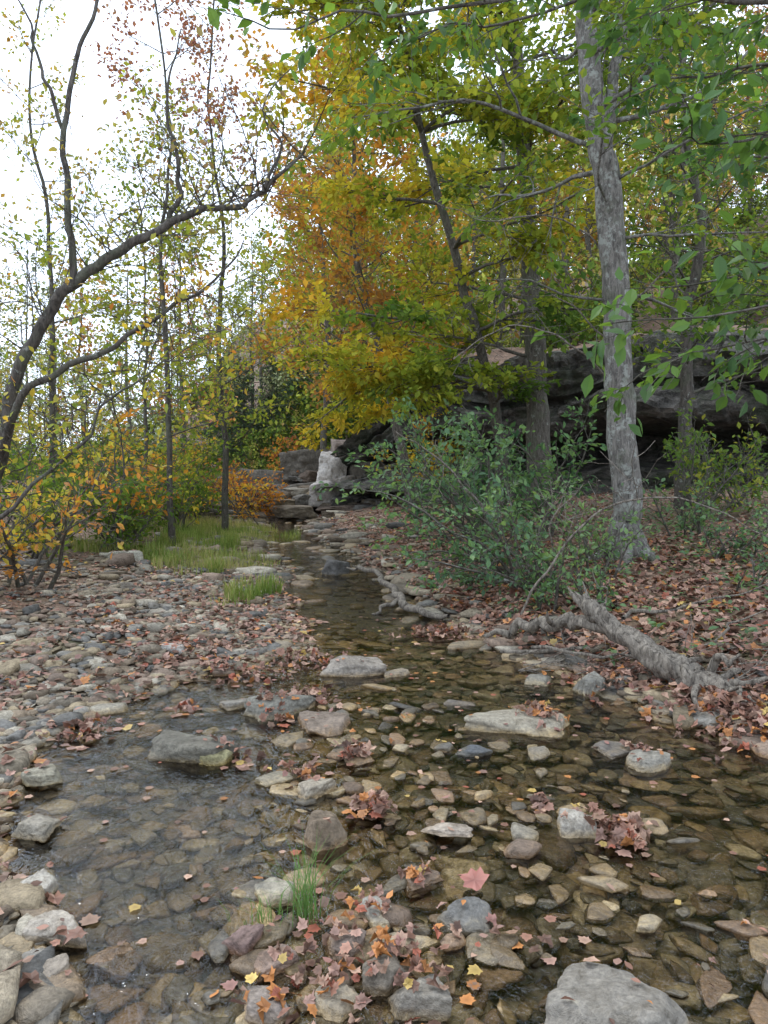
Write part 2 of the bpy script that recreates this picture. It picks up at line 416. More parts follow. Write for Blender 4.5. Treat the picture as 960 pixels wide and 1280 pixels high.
for q, (x, y, z, w, h) in enumerate([(-.4, 25.2, .4, 2.1, 1.6), (.9, 24.6, .4, 2.0, 1.7), (-3.0, 25.8, .3, 1.9, 1.0), (-.9, 26.2, 1.3, 2.2, 1.3), (-3.9, 27.0, .5, 2.2, 1.1), (.3, 26, 2.0, 2.6, 1.1), (-2.5, 27, 1.3, 2.4, 1.1)]):
    lp.append(boulder(x, y, z, w, 1.2, h, (.13, .115, .095), 1000+q, .1*q))
build('rock_ledge', lp, [PALE])

# bluff
prof = [(-1.2, .7), (-.5, 1.2), (.3, 1.45), (.1, 1.8), (.9, 1.9), (2.4, 1.95), (2.9, 2.3), (2.5, 2.65), (1.2, 2.75), (.3, 2.85), (-.35, 2.95), (-.45, 3.2), (-.4, 3.65), (.15, 3.7), (.2, 3.85), (-.2, 3.92), (-.15, 4.5), (.15, 4.55), (.2, 5.0), (.8, 5.2), (2.5, 5.5), (4.3, 5.8), (6.5, 6.0)]
pa = np.array(prof); cum = np.r_[0, np.cumsum(np.linalg.norm(np.diff(pa, axis=0), axis=1))]
sv = np.linspace(0, cum[-1], 150); po = np.interp(sv, cum, pa[:, 0]); pz = np.interp(sv, cum, pa[:, 1])
tv = np.linspace(-2.5, 26, 360)
Tt, PO = np.meshgrid(tv, po); _, PZ = np.meshgrid(tv, pz)
rec = .75+.35*vn(Tt*.3, Tt*0, seed=47)
blk = np.floor(vn(Tt*.55, PZ*1.1, seed=43)*3)/3
off = np.where(PO > 0, PO*np.where(PZ < 3, rec, 1), PO)+.7*fbm(Tt*.45, PZ*.6, seed=41)+.22*fbm(Tt*1.6, PZ*3, seed=42)+.55*blk
zz = .6+(PZ-.6)*(.35+.65*sstep(-2.5, 2.5, Tt))+.35*fbm(Tt*.5, PZ*.3, seed=44)+.4*vn(Tt*.22, Tt*0, seed=48)-.08*(Tt-8)*sstep(8, 12, Tt)
BX = Tt*.763+off*.646; BY = 24-Tt*.646+off*.763
F = gridmesh(tv, sv); row = F[:, 0]//360; roof = sv[row] > cum[18]
VV = np.stack([BX.ravel(), BY.ravel(), zz.ravel()], 1)
build('rock_bluff', [(VV, F[~roof], np.array([.2]*3), 0, False), (VV, F[roof], np.array([.2]*3), 1, True)], [BLUFF, GROUND])

# ------------------------------------------------------------------ leaves
def tpl(pts, tris): return np.array(pts, float), np.array(tris)
L4 = tpl([(0, 0, 0), (.33, .5, .07), (0, 1, 0), (-.33, .5, .07)], [(0, 1, 2), (0, 2, 3)])
L6 = tpl([(0, 0, 0), (.2, .25, .06), (.27, .55, .07), (0, 1, -.06), (-.27, .55, .07), (-.2, .25, .06), (0, .5, 0)],
         [(0, 1, 6), (1, 2, 6), (2, 3, 6), (3, 4, 6), (4, 5, 6), (5, 0, 6)])
o = [(0, 0), (.14, -.04), (.40, -.02), (.36, .16), (.54, .42), (.36, .46), (.36, .66), (.18, .68), (0, 1.0)]
full = o+[(-a*.9, b*.95+.03) for a, b in o[1:-1][::-1]]
MP = tpl([(a, b, .22*abs(a)-.25*(b-.4)**2+.1*math.sin(7*a+5*b)) for a, b in full]+[(0, .3, 0)], [(i, (i+1) % len(full), len(full)) for i in range(len(full))])
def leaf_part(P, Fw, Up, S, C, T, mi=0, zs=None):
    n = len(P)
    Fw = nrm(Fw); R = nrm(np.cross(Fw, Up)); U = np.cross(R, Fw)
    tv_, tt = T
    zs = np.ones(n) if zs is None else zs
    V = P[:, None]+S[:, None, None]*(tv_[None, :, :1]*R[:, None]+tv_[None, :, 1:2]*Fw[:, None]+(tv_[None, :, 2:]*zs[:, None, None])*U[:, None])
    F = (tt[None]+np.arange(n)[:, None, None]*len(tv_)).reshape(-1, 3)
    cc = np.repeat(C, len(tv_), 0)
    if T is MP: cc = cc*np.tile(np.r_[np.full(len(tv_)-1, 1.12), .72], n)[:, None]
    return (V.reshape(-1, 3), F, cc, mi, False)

LP = np.array([(.30, .15, .10), (.34, .20, .15), (.20, .10, .065), (.42, .26, .18), (.14, .075, .05), (.42, .17, .05), (.3, .09, .05), (.5, .34, .1), (.25, .15, .1), (.28, .14, .11)])
LPW = np.array([.17, .14, .16, .12, .14, .08, .04, .02, .09, .04])
LPB = np.array([.16, .12, .13, .11, .10, .16, .07, .04, .07, .04])
def litter(x, y, smin, smax, T, lift=.01, tilt=.35, z=None, cols=None, curl=1.5, w=LPW):
    n = len(x)
    z = topz(x, y) if z is None else z
    z = np.where(z < .004, .006, z+lift)
    P = np.stack([x, y, z], 1)
    a = rng.uniform(0, 6.28, n)
    Fw = np.stack([np.cos(a), np.sin(a), rng.normal(0, tilt*.6, n)], 1)
    Up = np.stack([rng.normal(0, tilt, n), rng.normal(0, tilt, n), np.ones(n)], 1)
    fl = z < .01
    Fw[fl, 2] = 0; Up[fl, :2] *= .05
    C = LP[rng.choice(10, n, p=w)]*rng.uniform(.6, 1.15, (n, 1)) if cols is None else cols
    return leaf_part(P, Fw, Up, rng.uniform(smin, smax, n), C, T, 0, np.where(fl, .15, rng.uniform(-1, curl*1.5, n)))
parts = []
def dens(x, y, s=1.1, thr=0):
    return fbm(x*s, y*s, seed=77)+rng.normal(0, .25, len(x)) > thr
n = 17000; y = 2+17*rng.beta(1.4, 2., n); L, R = edges(y, y); x = L+.15-rng.exponential(2.6, n)
k = (x > -12) & dens(x, y, 1.2, .0) & ((y > 4.5) | (rng.random(n) < .5)); parts.append(litter(x[k], y[k], .035, .08, L6, .012))
k2 = k & (y < 9); parts.append(litter(x[k2][::3]+.05, y[k2][::3], .05, .085, MP, .015, .5))
n = 30000; y = 3.0+21*rng.beta(1.2, 1.8, n); L, R = edges(y, y); x = R+.05+rng.exponential(3.6, n)
k = (x < 16) & (bf(x, y) < .3); parts.append(litter(x[k], y[k], .05, .10, L6, .012, .5))
k2 = k & (y < 10); parts.append(litter(x[k2][::3]+.05, y[k2][::3], .06, .1, MP, .03, .6))
n = 380; x = rng.uniform(-1.8, 2.6, n); y = rng.uniform(1.6, 8, n); k = inchan(x, y, 0)
x, y = x[k], y[k]; parts.append(litter(x, y, .02, .05, MP, .01, .3, w=LPB))
n = 900; x = rng.uniform(-1.8, 2.2, n); y = rng.uniform(1.7, 7, n); k = inchan(x, y, 0) & (topz(x, y) > .0)
x, y = x[k], y[k]; parts.append(litter(x, y, .02, .05, L6, .01, .3, w=LPB))
for cx, cy, r, n in [(.98, 4.5, .13, 60), (1.0, 3.08, .12, 110), (-.05, 3.3, .09, 80), (.1, 2.25, .2, 50), (-.1, 2.42, .22, 50), (-.3, 2.15, .18, 34), (-.15, 3.95, .07, 40), (.72, 3.35, .05, 14), (2.15, 4.4, .4, 320), (1.7, 5.3, .4, 150),
                     (-.5, 5.0, .16, 60), (-1.3, 4.75, .09, 30), (.55, 7.0, .35, 180), (.12, 2.72, .06, 16), (.5, 2.35, .1, 10), (-.75, 3.9, .12, 24), (-1.75, 4.3, .2, 60), (-1.0, 5.6, .3, 90), (-.6, 6.0, .25, 80), (.0, 2.05, .2, 36), (-.7, 4.6, .15, 40), (-.4, 3.7, .15, 26), (1.4, 4.0, .1, 20)]:
    x = rng.normal(cx, r*.55, n); y = rng.normal(cy, r*.55, n)
    hmp = .05 if n >= 60 else .015
    parts.append(litter(x, y, .03, .07 if cy > 3 else .052, MP, .012, .8, z=np.maximum(topz(x, y), .0)+rng.random(n)*hmp*np.exp(-((x-cx)**2+(y-cy)**2)/r**2), curl=2.2, w=LPW if cy > 2.9 else LPB))
build('fallen_leaves', parts, [LITTER])
build('maple_leaf', [leaf_part(np.array([[.36, 2.62, .05]]), np.array([[-.75, .6, .1]]), np.array([[0, -.25, 1.]]), np.array([.115]), np.array([[.32, .13, .10]]), MP, 0)], [LITTER])

# ------------------------------------------------------------------ tree tools
def tube(pts, rad, k=6, irr=0.0):
    pts = np.asarray(pts, float); rad = np.asarray(rad, float)
    n = len(pts)
    T = nrm(np.gradient(pts, axis=0))
    mt = nrm(T.mean(0)+1e-6)
    ref = np.array([1., 0, 0]) if abs(mt[0]) < .7 else np.array([0, 1., 0])
    A = nrm(np.cross(T, ref)); B = np.cross(T, A)
    a = np.arange(k)*2*np.pi/k
    rr = rad[:, None]*np.ones(k)[None]
    if irr: rr = rr*(1+irr*fbm(np.cos(a)[None]*1.8+np.zeros((n, 1)), np.sin(a)[None]*1.8+np.zeros((n, 1)), np.arange(n)[:, None]*.3+np.zeros((1, k)), seed=int(rad[0]*1e4) % 50+3))
    V = pts[:, None]+rr[..., None]*(np.cos(a)[None, :, None]*A[:, None]+np.sin(a)[None, :, None]*B[:, None])
    i = np.arange(n-1)[:, None]*k; j = np.arange(k)[None]; j2 = (j+1) % k
    F = np.stack([i+j, i+j2, i+k+j2, i+k+j], -1).reshape(-1, 4)
    return V.reshape(-1, 3), F
def spline(pts, rad, m=8):
    pts = np.asarray(pts, float); n = len(pts)
    P = np.vstack([2*pts[0]-pts[1], pts, 2*pts[-1]-pts[-2]])
    out = []
    for i in range(n-1):
        p0, p1, p2, p3 = P[i:i+4]
        for t in np.arange(m)/m:
            out.append(.5*((2*p1)+(-p0+p2)*t+(2*p0-5*p1+4*p2-p3)*t*t+(-p0+3*p1-3*p2+p3)*t**3))
    out.append(pts[-1]); out = np.array(out)
    r = np.interp(np.linspace(0, n-1, len(out)), np.arange(n), rad)
    return out, r
class Tree:
    def __init__(s): s.V = []; s.F = []; s.o = 0; s.L = []
    def add(s, pts, rad, k=6, irr=0):
        V, F = tube(pts, rad, k, irr); s.V.append(V); s.F.append(F+s.o); s.o += len(V)
    def limb(s, pts, rad, k=10, irr=.12, jit=0.0, m=8):
        p, r = spline(pts, rad, m)
        if jit: p = p+jit*np.stack([vn(np.arange(len(p))*.45, p[:, 2]*0+q, seed=int(abs(p[0, 0])*100)+q) for q in (1, 2, 3)], 1)
        s.add(p, r, k, irr); return p, r
    def grow(s, p, d, L, r, lvl, mx, q):
        n = max(4, int(L/q.get('seg', .25))); n = min(n, 12)
        st_ = L/n; pts = [np.array(p, float)]; rad = [r]; d = nrm(d)
        for i in range(n):
            d = nrm(d+rng.normal(0, q.get('wander', .14), 3)+np.array([0, 0, q.get('trop', .02)]))
            pts.append(pts[-1]+d*st_); rad.append(max(r*(1-.8*(i+1)/n), q.get('rmin', .003)))
        pts = np.array(pts)
        s.add(pts, rad, 6 if r > .03 else (4 if r > .012 else 3))
        if lvl < mx:
            nc = q['nc'][lvl]
            for c in range(nc):
                t = q.get('t0', .25)+(1-q.get('t0', .25))*(c+rng.random())/nc
                i = min(int(t*n), n-1); dd = nrm(pts[i+1]-pts[i])
                pr = nrm(np.cross(dd, rng.normal(0, 1, 3)))
                pr = nrm(pr*np.array([1, 1, q.get('flat', .6)]))
                a = rng.uniform(.5, 1.05); nd = dd*math.cos(a)+pr*math.sin(a)
                s.grow(pts[i], nd, L*q.get('lr', .55)*(1.15-.55*t)*rng.uniform(.7, 1.2), rad[i]*.6, lvl+1, mx, q)
        if lvl >= mx-1:
            m_ = rng.poisson(q['ld']*L*(1 if lvl == mx else .4))
            if m_:
                t = rng.uniform(.15, 1, m_)*n*.999; i = t.astype(int); f = (t-i)[:, None]
                P = pts[i]*(1-f)+pts[i+1]*f+rng.normal(0, q.get('sp', .05), (m_, 3))*np.array([1, 1, .5])
                D = nrm(pts[i+1]-pts[i])+rng.normal(0, .7, (m_, 3))
                s.L.append((P, D))
    def finish(s, name, bark, colf, size, T=L4, flatn=.45, droop=.2, leaf=None):
        V = np.concatenate(s.V); F = np.concatenate(s.F)
        parts = [(V, F, np.array([.1]*3), 0, True)]
        if s.L:
            P = np.concatenate([a for a, b in s.L]); D = np.concatenate([b for a, b in s.L]); n = len(P)
            D[:, 2] -= droop
            U = np.array([0, 0, 1.])+rng.normal(0, flatn, (n, 3))
            parts.append(leaf_part(P, D, U, size*rng.uniform(.6, 1.25, n), colf(P), T, 1))
        return build(name, parts, [bark, leaf or (LEAF if T is L6 else LEAFC)])

def pal(cols, w=None, var=.25):
    cols = np.array(cols)
    def f(P):
        n = len(P)
        v = np.clip(.5+.85*fbm(P[:, 0]*.9, P[:, 1]*.9, P[:, 2]*.9, seed=51)+rng.normal(0, .16, n), 0, .999)*(len(cols)-1)
        i = v.astype(int); f_ = (v-i)[:, None]; j = np.minimum(i+1, len(cols)-1)
        return (cols[i]*(1-f_)+cols[j]*f_)*rng.uniform(1-var, 1+var, (n, 1))
    return f
G1 = (.045, .09, .025); G2 = (.085, .15, .032); G3 = (.15, .22, .045); YG = (.28, .31, .05); YE = (.5, .4, .06); OR = (.46, .21, .045); RB = (.3, .11, .06); BR = (.24, .155, .085); BG = (.045, .11, .05)

# --- leaning dark tree on the left bank
t = Tree()
tr_, rr_ = t.limb([(-4.35, 7.2, .2), (-4.0, 7.1, .9), (-3.64, 7, 1.63), (-3.48, 7, 2.38), (-3.26, 7, 2.84), (-2.88, 7, 3.33), (-2.5, 7, 3.56), (-2.04, 7, 3.82), (-1.67, 7, 3.99), (-1.29, 7, 4.03), (-1.02, 7, 4.24), (-.72, 7, 4.5)],
       [.10, .078, .066, .06, .055, .05, .044, .038, .032, .026, .018, .008], 10, .15, .02)
t.limb([(-2.9, 7, 3.3), (-2.94, 7, 3.97), (-2.99, 7.1, 4.75), (-2.92, 7.2, 5.4), (-2.7, 7.3, 6.1), (-2.75, 7.3, 7)], [.036, .032, .027, .022, .016, .008], 8, .1, .025)
t.limb([(-2.98, 7.1, 4.7), (-3.1, 7., 5.1), (-3.2, 7, 5.5), (-3.45, 7, 6.1)], [.02, .016, .012, .006], 6, .1, .03)
t.limb([(-2.0, 7, 3.84), (-1.9, 7, 4.2), (-1.95, 7, 4.6), (-2.0, 7, 5.1), (-1.85, 7, 5.6)], [.027, .022, .016, .012, .005], 6, .1, .03)
t.limb([(-1.1, 7, 4.15), (-.95, 7.1, 4.6), (-1.15, 7.2, 4.95), (-.9, 7.3, 5.4)], [.016, .013, .009, .005], 6, .1, .03)
t.limb([(-3.8, 7.05, 1.3), (-3.2, 6.6, 2.2), (-2.5, 6.6, 2.59), (-2., 6.6, 2.91), (-1.47, 6.6, 3.27), (-1.2, 6.6, 3.6)], [.045, .034, .025, .018, .012, .005], 8, .1, .03)
t.limb([(-4.0, 6.6, .4), (-3.2, 6.2, 1.2), (-2.6, 6.2, 1.75), (-2.1, 6.2, 2.3), (-1.6, 6.1, 2.5)], [.026, .018, .013, .009, .004], 6, .1, .04)
t.limb([(-4.1, 6.4, .3), (-3.6, 6.2, 1.9), (-3.3, 6.3, 3.4), (-3.4, 6.4, 4.6)], [.02, .017, .013, .007], 6, .1, .04)
q = dict(nc=[3, 3, 2], ld=5, seg=.12, wander=.2, lr=.6, rmin=.002, sp=.05, trop=.04, flat=.8)
for i in range(60):
    k = rng.integers(len(tr_)//3, len(tr_)-1)
    t.grow(tr_[k], nrm(rng.normal(0, 1, 3)+np.array([.2, 0, .9])), rng.uniform(.5, 1.4), .009, 0, 2, q)
for i in range(46):
    a = rng.random(); p0 = np.array([-3.8, 6.9, 1.2])*(1-a)+np.array([-1.6, 6.6, 3.2])*a
    t.grow(p0+rng.normal(0, .05, 3), nrm(rng.normal(0, 1, 3)+np.array([.3, -.2, -.1])), rng.uniform(.5, 1.2), .008, 0, 2, dict(q, ld=8))
def leanc(P):
    c = pal([G3, YG, YE, OR, (.42, .16, .05)])(P); hi = P[:, 2] > 3.3
    c[hi] = pal([G3, YG, (.3, .25, .08), BR])(P[hi]); return c
t.finish('leaning_tree', BARK_D, leanc, .075, L6, .6)

# --- big lichened trunk on the right bank
t = Tree()
bz = tz(2.97, 9)
tp, trr = t.limb([(3.0, 9, bz-.2), (2.97, 9, bz+.15), (2.95, 9, 1.06), (2.87, 9, 2.23), (2.81, 9, 3.4), (2.68, 9, 4.76), (2.51, 9, 5.83), (2.39, 9, 6.9), (2.42, 9, 8.4), (2.5, 9.1, 11), (2.6, 9.2, 14)],
       [.30, .225, .175, .165, .16, .155, .14, .12, .11, .08, .03], 24, .12, .03, 12)
t.limb([(2.6, 9, 5.2), (2.7, 9, 6.2), (2.95, 9.1, 7.4), (3.4, 9.3, 9.5)], [.07, .065, .055, .03], 12, .1, .03)
for a in (0.2, 1.7, 3.0, 4.4, 5.4):
    t.limb([(2.97+.1*math.cos(a), 9+.1*math.sin(a), bz+.3), (2.97+.28*math.cos(a), 9+.28*math.sin(a), bz+.06), (2.97+.6*math.cos(a), 9+.6*math.sin(a), bz-.08)], [.08, .07, .03], 8, .1)
q = dict(nc=[6, 5, 4], ld=20, seg=.22, wander=.13, lr=.55, flat=.4, sp=.07, trop=-.005)
for i in range(26):
    k = np.searchsorted(tp[:, 2], rng.uniform(5.0, 11))
    a = rng.uniform(0, 6.28); t.grow(tp[min(k, len(tp)-1)], (math.cos(a), math.sin(a)*.8-.1, .15), rng.uniform(1.8, 3.4), .035, 0, 2, q)
for z0, d, L in [(3.5, (-.9, -.3, .1), 1.6), (4.2, (1, -.4, .2), 2.2), (4.6, (-.6, -.9, .1), 2.0), (3.7, (1, .2, .0), 2.2), (4.9, (.8, -.7, .3), 2.4)]:
    k = np.searchsorted(tp[:, 2], z0); t.grow(tp[k], d, L, .022, 0, 2, dict(q, ld=14))
t.finish('oak_tree', BARK_G, pal([G1, G2, G3, G3, YG]), .12, L4, .4)

# --- yellow/orange maple leaning over the creek
t = Tree()
z0 = tz(3.3, 15.8)
mp, mr_ = t.limb([(3.35, 15.8, z0-.2), (3.25, 15.7, 2.5), (3.1, 15.5, 4.5), (2.9, 15.3, 7), (2.6, 15.1, 10), (2.4, 15, 13)], [.3, .24, .21, .15, .1, .03], 14, .1, .04)
m2, _ = t.limb([(2.6, 16.6, z0-.2), (2.5, 16.2, 2.4), (2.0, 15.6, 4.2), (1.3, 14.8, 6.2), (.6, 14.3, 8.6), (.2, 14, 11)], [.15, .12, .10, .08, .05, .02], 12, .1, .05)
q = dict(nc=[7, 6, 4], ld=26, seg=.3, wander=.1, lr=.5, flat=.16, sp=.08, trop=-.012, t0=.2)
for i in range(40):
    z_ = rng.uniform(2.9, 11.0)
    src = mp if rng.random() < .45 else m2
    k = min(np.searchsorted(src[:, 2], z_), len(src)-1)
    a = rng.uniform(2.2, 5.2) if rng.random() < .75 else rng.uniform(0, 6.28)
    t.grow(src[k], (math.cos(a), math.sin(a)*.7, .12), rng.uniform(2.2, 3.7)*(1-.35*sstep(8, 12, np.array(z_))), .04, 0, 2, q)
for z_, d, L in [(3.4, (-1, -.35, .06), 3.8), (3.8, (-1, -.15, .04), 4.0), (3.2, (-.8, -.8, .06), 3.2), (4.1, (-1, .1, .03), 4.0), (4.6, (-1, -.5, .05), 4.0), (3.1, (-1, -.2, .08), 3.4), (3.6, (-.5, -1, .04), 3.0)]:
    k = np.searchsorted(m2[:, 2], z_); t.grow(m2[k], d, L, .04, 0, 2, dict(q, ld=30))
def mapc(P):
    n = len(P); u = 1.0*vn(P[:, 0]*.6+4, P[:, 1]*.5, P[:, 2]*1.3, seed=61)+.6*vn(P[:, 0]*1.5, P[:, 1]*1.5, P[:, 2]*3, seed=62)+rng.normal(0, .15, n)
    h = .04*(P[:, 2]-5.0)-.09*(P[:, 0]-.8)+.15*np.exp(-((P[:, 2]-5.6)/1.2)**2)+.1*np.exp(-((P[:, 2]-2.8)/.6)**2)
    v = np.clip(.42+u*.4+h*.5, 0, .999)
    cols = np.array([(.07, .13, .03), G2, G3, (.22, .28, .045), (.3, .33, .05), (.42, .39, .055), YE, (.54, .36, .05), (.5, .25, .04)]); m_ = len(cols)-1; v = v*m_; i = v.astype(int); f_ = (v-i)[:, None]
    return (cols[i]*(1-f_)+cols[np.minimum(i+1, m_)]*f_)*rng.uniform(.7, 1.3, (n, 1))
t.finish('maple_tree', BARK_M, mapc, .155, L4, .35)

def crown_tree(name, x, y, H, r, crown0, colf, size, n1, Lr, bark, ld=16, lean=(0, 0), mx=2, nc=(6, 5, 4), T=L4, trop=.03, flat=.6, base=None, leaf=None):
    t = Tree(); zb = tz(x, y) if base is None else base
    pts = [(x, y, zb-.3)]+[(x+lean[0]*f+rng.normal(0, .12)*f*2, y+lean[1]*f+rng.normal(0, .1)*f*2, zb+H*f) for f in (.15, .35, .55, .75, 1)]
    p, rr = t.limb(pts, [r*1.3, r, r*.85, r*.65, r*.4, .02], 9, .1, .04)
    for i in range(n1):
        f = crown0+(1-crown0)*((i+rng.random())/n1)*.96
        k = min(int(f*len(p)), len(p)-1); a = i*2.4+rng.uniform(-.5, .5)
        L = Lr*(1-.6*((f-crown0)/(1-crown0))**1.5)*rng.uniform(.65, 1.15)
        t.grow(p[k], (math.cos(a), math.sin(a), .3+.4*f), L, max(r*.3*(1-f*.6), .012), 0, mx, dict(nc=list(nc), ld=ld, seg=.4, wander=.13, lr=.55, flat=flat, sp=size*.9, trop=trop))
    return t.finish(name, bark, colf, size, T, .6, leaf=leaf)
crown_tree('beech_tree', .9, 21.0, 13.0, .13, .3, pal([G3, YG, (.4, .3, .07), OR, (.36, .18, .06), BR]), .17, 36, 3.8, BARK_M, 17, (-2.8, -1.2))
crown_tree('beech_tree', -2.4, 29.0, 15.0, .13, .3, pal([G3, YG, OR, (.36, .2, .08), BR]), .2, 30, 3.8, BARK_M, 13, (.5, -1.2))
pinkc = lambda P: np.where((P[:, 2]+.5*np.sin(P[:, 0]*2) > 8.2)[:, None], pal([BR, (.28, .14, .11), (.28, .11, .08), BR])(P), pal([G3, YG, YG, (.34, .29, .08)])(P))
crown_tree('sweetgum_tree', -4.1, 14.2, 10.5, .055, .25, pinkc, .10, 28, 2.3, BARK_D, 11)
crown_tree('sweetgum_tree', -3.9, 18.0, 13.0, .07, .3, pinkc, .12, 28, 3.0, BARK_D, 9)
crown_tree('sweetgum_tree', -7.0, 15.5, 11.5, .06, .15, pal([G3, YG, (.34, .29, .08), OR]), .11, 26, 2.4, BARK_D, 8)
crown_tree('sweetgum_tree', -5.6, 17.5, 8.0, .05, .15, pal([G2, G3, YG, (.34, .29, .08)]), .12, 26, 2.4, BARK_M, 10)
crown_tree('young_maple_tree', 5.4, 13.4, 9, .12, .25, pal([G1, G2, G3, YG]), .12, 22, 2.6, BARK_D, 13)
crown_tree('young_maple_tree', 7.6, 11.8, 9, .10, .3, pal([G2, G3, YG, YE]), .12, 18, 2.4, BARK_M, 10)

# --- overhanging tree whose trunk stands right of the viewpoint
t = Tree()
zb = tz(4.3, 4.0)
t.limb([(4.3, 4.0, zb-.2), (4.2, 4.0, 2), (4.0, 4.0, 4), (3.9, 4, 7)], [.16, .13, .11, .06], 12, .1)
q = dict(nc=[5, 4, 3], ld=24, seg=.1, wander=.13, lr=.5, flat=.35, sp=.035, trop=-.02, rmin=.0018)
for st0, pts_, r in [((4.0, 4.0, 3.6), [(2.6, 4.0, 3.9), (1.4, 3.9, 4.0), (.4, 3.8, 3.88), (-.55, 3.7, 3.7)], .03),
                 ((4.0, 4.0, 4.0), [(2.8, 4.2, 4.4), (1.8, 4.3, 4.4), (.9, 4.4, 4.2), (.1, 4.4, 4.05)], .025),
                 ((4.1, 4.0, 2.8), [(3.0, 3.5, 3.1), (2.2, 3.3, 3.1), (1.35, 3.2, 2.95)], .022),
                 ((4.15, 4.0, 2.3), [(3.0, 3.4, 2.65), (2.2, 3.2, 2.55), (1.3, 3.1, 2.35)], .018),
                 ((4.2, 4.0, 2.0), [(3.0, 3.5, 2.35), (2.2, 3.3, 2.2), (1.15, 3.2, 2.02)], .016),
                 ((4.15, 4.0, 2.1), [(3.0, 3.2, 2.4), (2.2, 2.9, 2.35), (1.2, 2.8, 2.15)], .014),
                 ((4.0, 4.0, 3.9), [(3.0, 4.6, 4.1), (2.3, 5.0, 4.2), (1.6, 5.2, 4.1)], .022),
                 ((4.0, 4.0, 3.2), [(3.2, 4.6, 3.6), (2.6, 4.8, 3.6), (2.0, 5.0, 3.5)], .018)]:
    P_ = [st0]+pts_; p, rr = t.limb(P_, np.linspace(r, .004, len(P_)), 6, .05, .03)
    for i in range(13):
        k = int(len(p)*(.35+.65*(i+rng.random())/13)); k = min(k, len(p)-1)
        a = rng.uniform(1.6, 4.7)
        t.grow(p[k], (math.cos(a), math.sin(a), -.05), rng.uniform(.3, .62), .005, 1, 2, q)
t.finish('overhanging_beech_tree', BARK_M, pal([BG, (.055, .12, .04), (.08, .155, .04), (.13, .23, .045)]), .085, L6, .5, .35)

# --- shrubs
def shrub(name, x, y, H, n, colf, size, lean=(0, 0), ld=22, spread=.5, T=L6, bark=BARK_M, flat=.7):
    t = Tree(); zb = tz(x, y)
    for i in range(n):
        a = rng.uniform(0, 6.28)
        d = np.array([math.cos(a)*spread+lean[0], math.sin(a)*spread+lean[1], 1.0])
        t.grow((x+rng.normal(0, .12), y+rng.normal(0, .12), zb-.05), d, H*rng.uniform(.6, 1.15), .012+.006*H, 0, 2, dict(nc=[7, 4, 3], ld=ld, seg=.15, wander=.12, lr=.45, flat=flat, sp=size*.5, trop=-.01, t0=.2, rmin=.0025))
    t.finish(name, bark, colf, size, T, .5, leaf=LEAF if y < 11 else LEAFC)
BGR = pal([(.05, .11, .055), (.085, .165, .08), (.13, .23, .10), (.18, .28, .12)])
shrub('spicebush_shrub', 1.7, 8.2, 2.1, 9, BGR, .08, (-.65, 0), 20)
shrub('spicebush_shrub', 1.5, 10.5, 2.4, 9, BGR, .095, (-.45, 0), 19)
shrub('spicebush_shrub', 1.7, 7.4, 1.1, 7, BGR, .07, (-.3, -.1), 18)
shrub('spicebush_shrub', 2.3, 8.0, 1.1, 7, BGR, .075, (.1, 0), 16)
shrub('spicebush_shrub', 2.6, 12.0, 2.2, 8, BGR, .11, (-.2, 0), 16)
shrub('spicebush_shrub', 1.7, 13.5, 1.8, 7, BGR, .12, (-.1, 0), 16)
YGR = pal([G1, G2, (.12, .2, .06), G3, (.3, .3, .06)])
shrub('green_shrub', 4.9, 11.5, 1.7, 8, YGR, .1, (0, 0), 11)
shrub('green_shrub', 6.0, 12.4, 1.6, 8, YGR, .11, (0, 0), 11)
shrub('green_shrub', 4.2, 10.0, .9, 6, BGR, .08, (0, 0), 14)
shrub('green_shrub', 3.3, 6.6, .55, 5, BGR, .06, (.2, 0), 18)
shrub('green_shrub', 3.9, 8.2, .8, 6, BGR, .07, (0, 0), 16)
shrub('green_shrub', 5.2, 8.4, .9, 6, BGR, .07, (-.2, 0), 14)
shrub('green_shrub', 2.0, 6.9, .6, 5, BGR, .06, (-.2, 0), 18)
shrub('green_shrub', 1.1, 8.9, .6, 5, BGR, .07, (-.2, 0), 18)
for (x, y, H, cf) in [(-5.2, 11.0, 1.9, 0), (-5.8, 9.0, 2.0, 1), (-6.6, 12.5, 2.3, 0), (-5.0, 14.5, 1.9, 0), (-4.9, 17.5, 1.9, 0), (-6.0, 19, 2.6, 1), (-8, 15, 2.8, 0), (-7.4, 10, 2.2, 0), (-4.6, 7.8, 1.5, 1), (-5.4, 21.5, 2.2, 0), (-8, 20, 3, 0), (-10, 17, 3, 1), (-7, 22, 3, 0), (-4.6, 12.4, 1.4, 0)]:
    shrub('bank_shrub', x, y, H, 8, pal([G1, G2, G3, YG]) if cf == 0 else pal([G3, YG, YE, OR]), .105, (.15, -.1), 18)
OC = pal([YG, YE, OR, (.48, .2, .04), OR])
shrub('orange_maple_sapling', -4.1, 8.4, 2.7, 6, OC, .09, (.25, -.1), 8)
shrub('orange_maple_sapling', -4.5, 12.6, 2.9, 7, OC, .12, (.25, -.1), 9)
ORC = pal([YG, YE, (.46, .26, .05), OR])
shrub('orange_shrub', -3.9, 23.4, 1.7, 8, pal([YG, OR, OR, (.35, .12, .06)]), .14, (.0, -.1), 12)
shrub('orange_shrub', -5.6, 25.0, 2.3, 8, pal([YG, OR, (.33, .12, .06), (.36, .14, .07)]), .15, (0, 0), 14)
shrub('orange_shrub', -3.0, 28.0, 2.6, 8, pal([YG, OR, (.33, .12, .06), BR]), .16, (0, 0), 14)
shrub('orange_shrub', -.6, 27.2, 2.4, 8, pal([G3, YG, OR, BR]), .16, (0, -.2), 14)
shrub('green_shrub', -1.6, 28.2, 2.6, 8, pal([G2, G3, YG, OR]), .16, (0, -.2), 16)
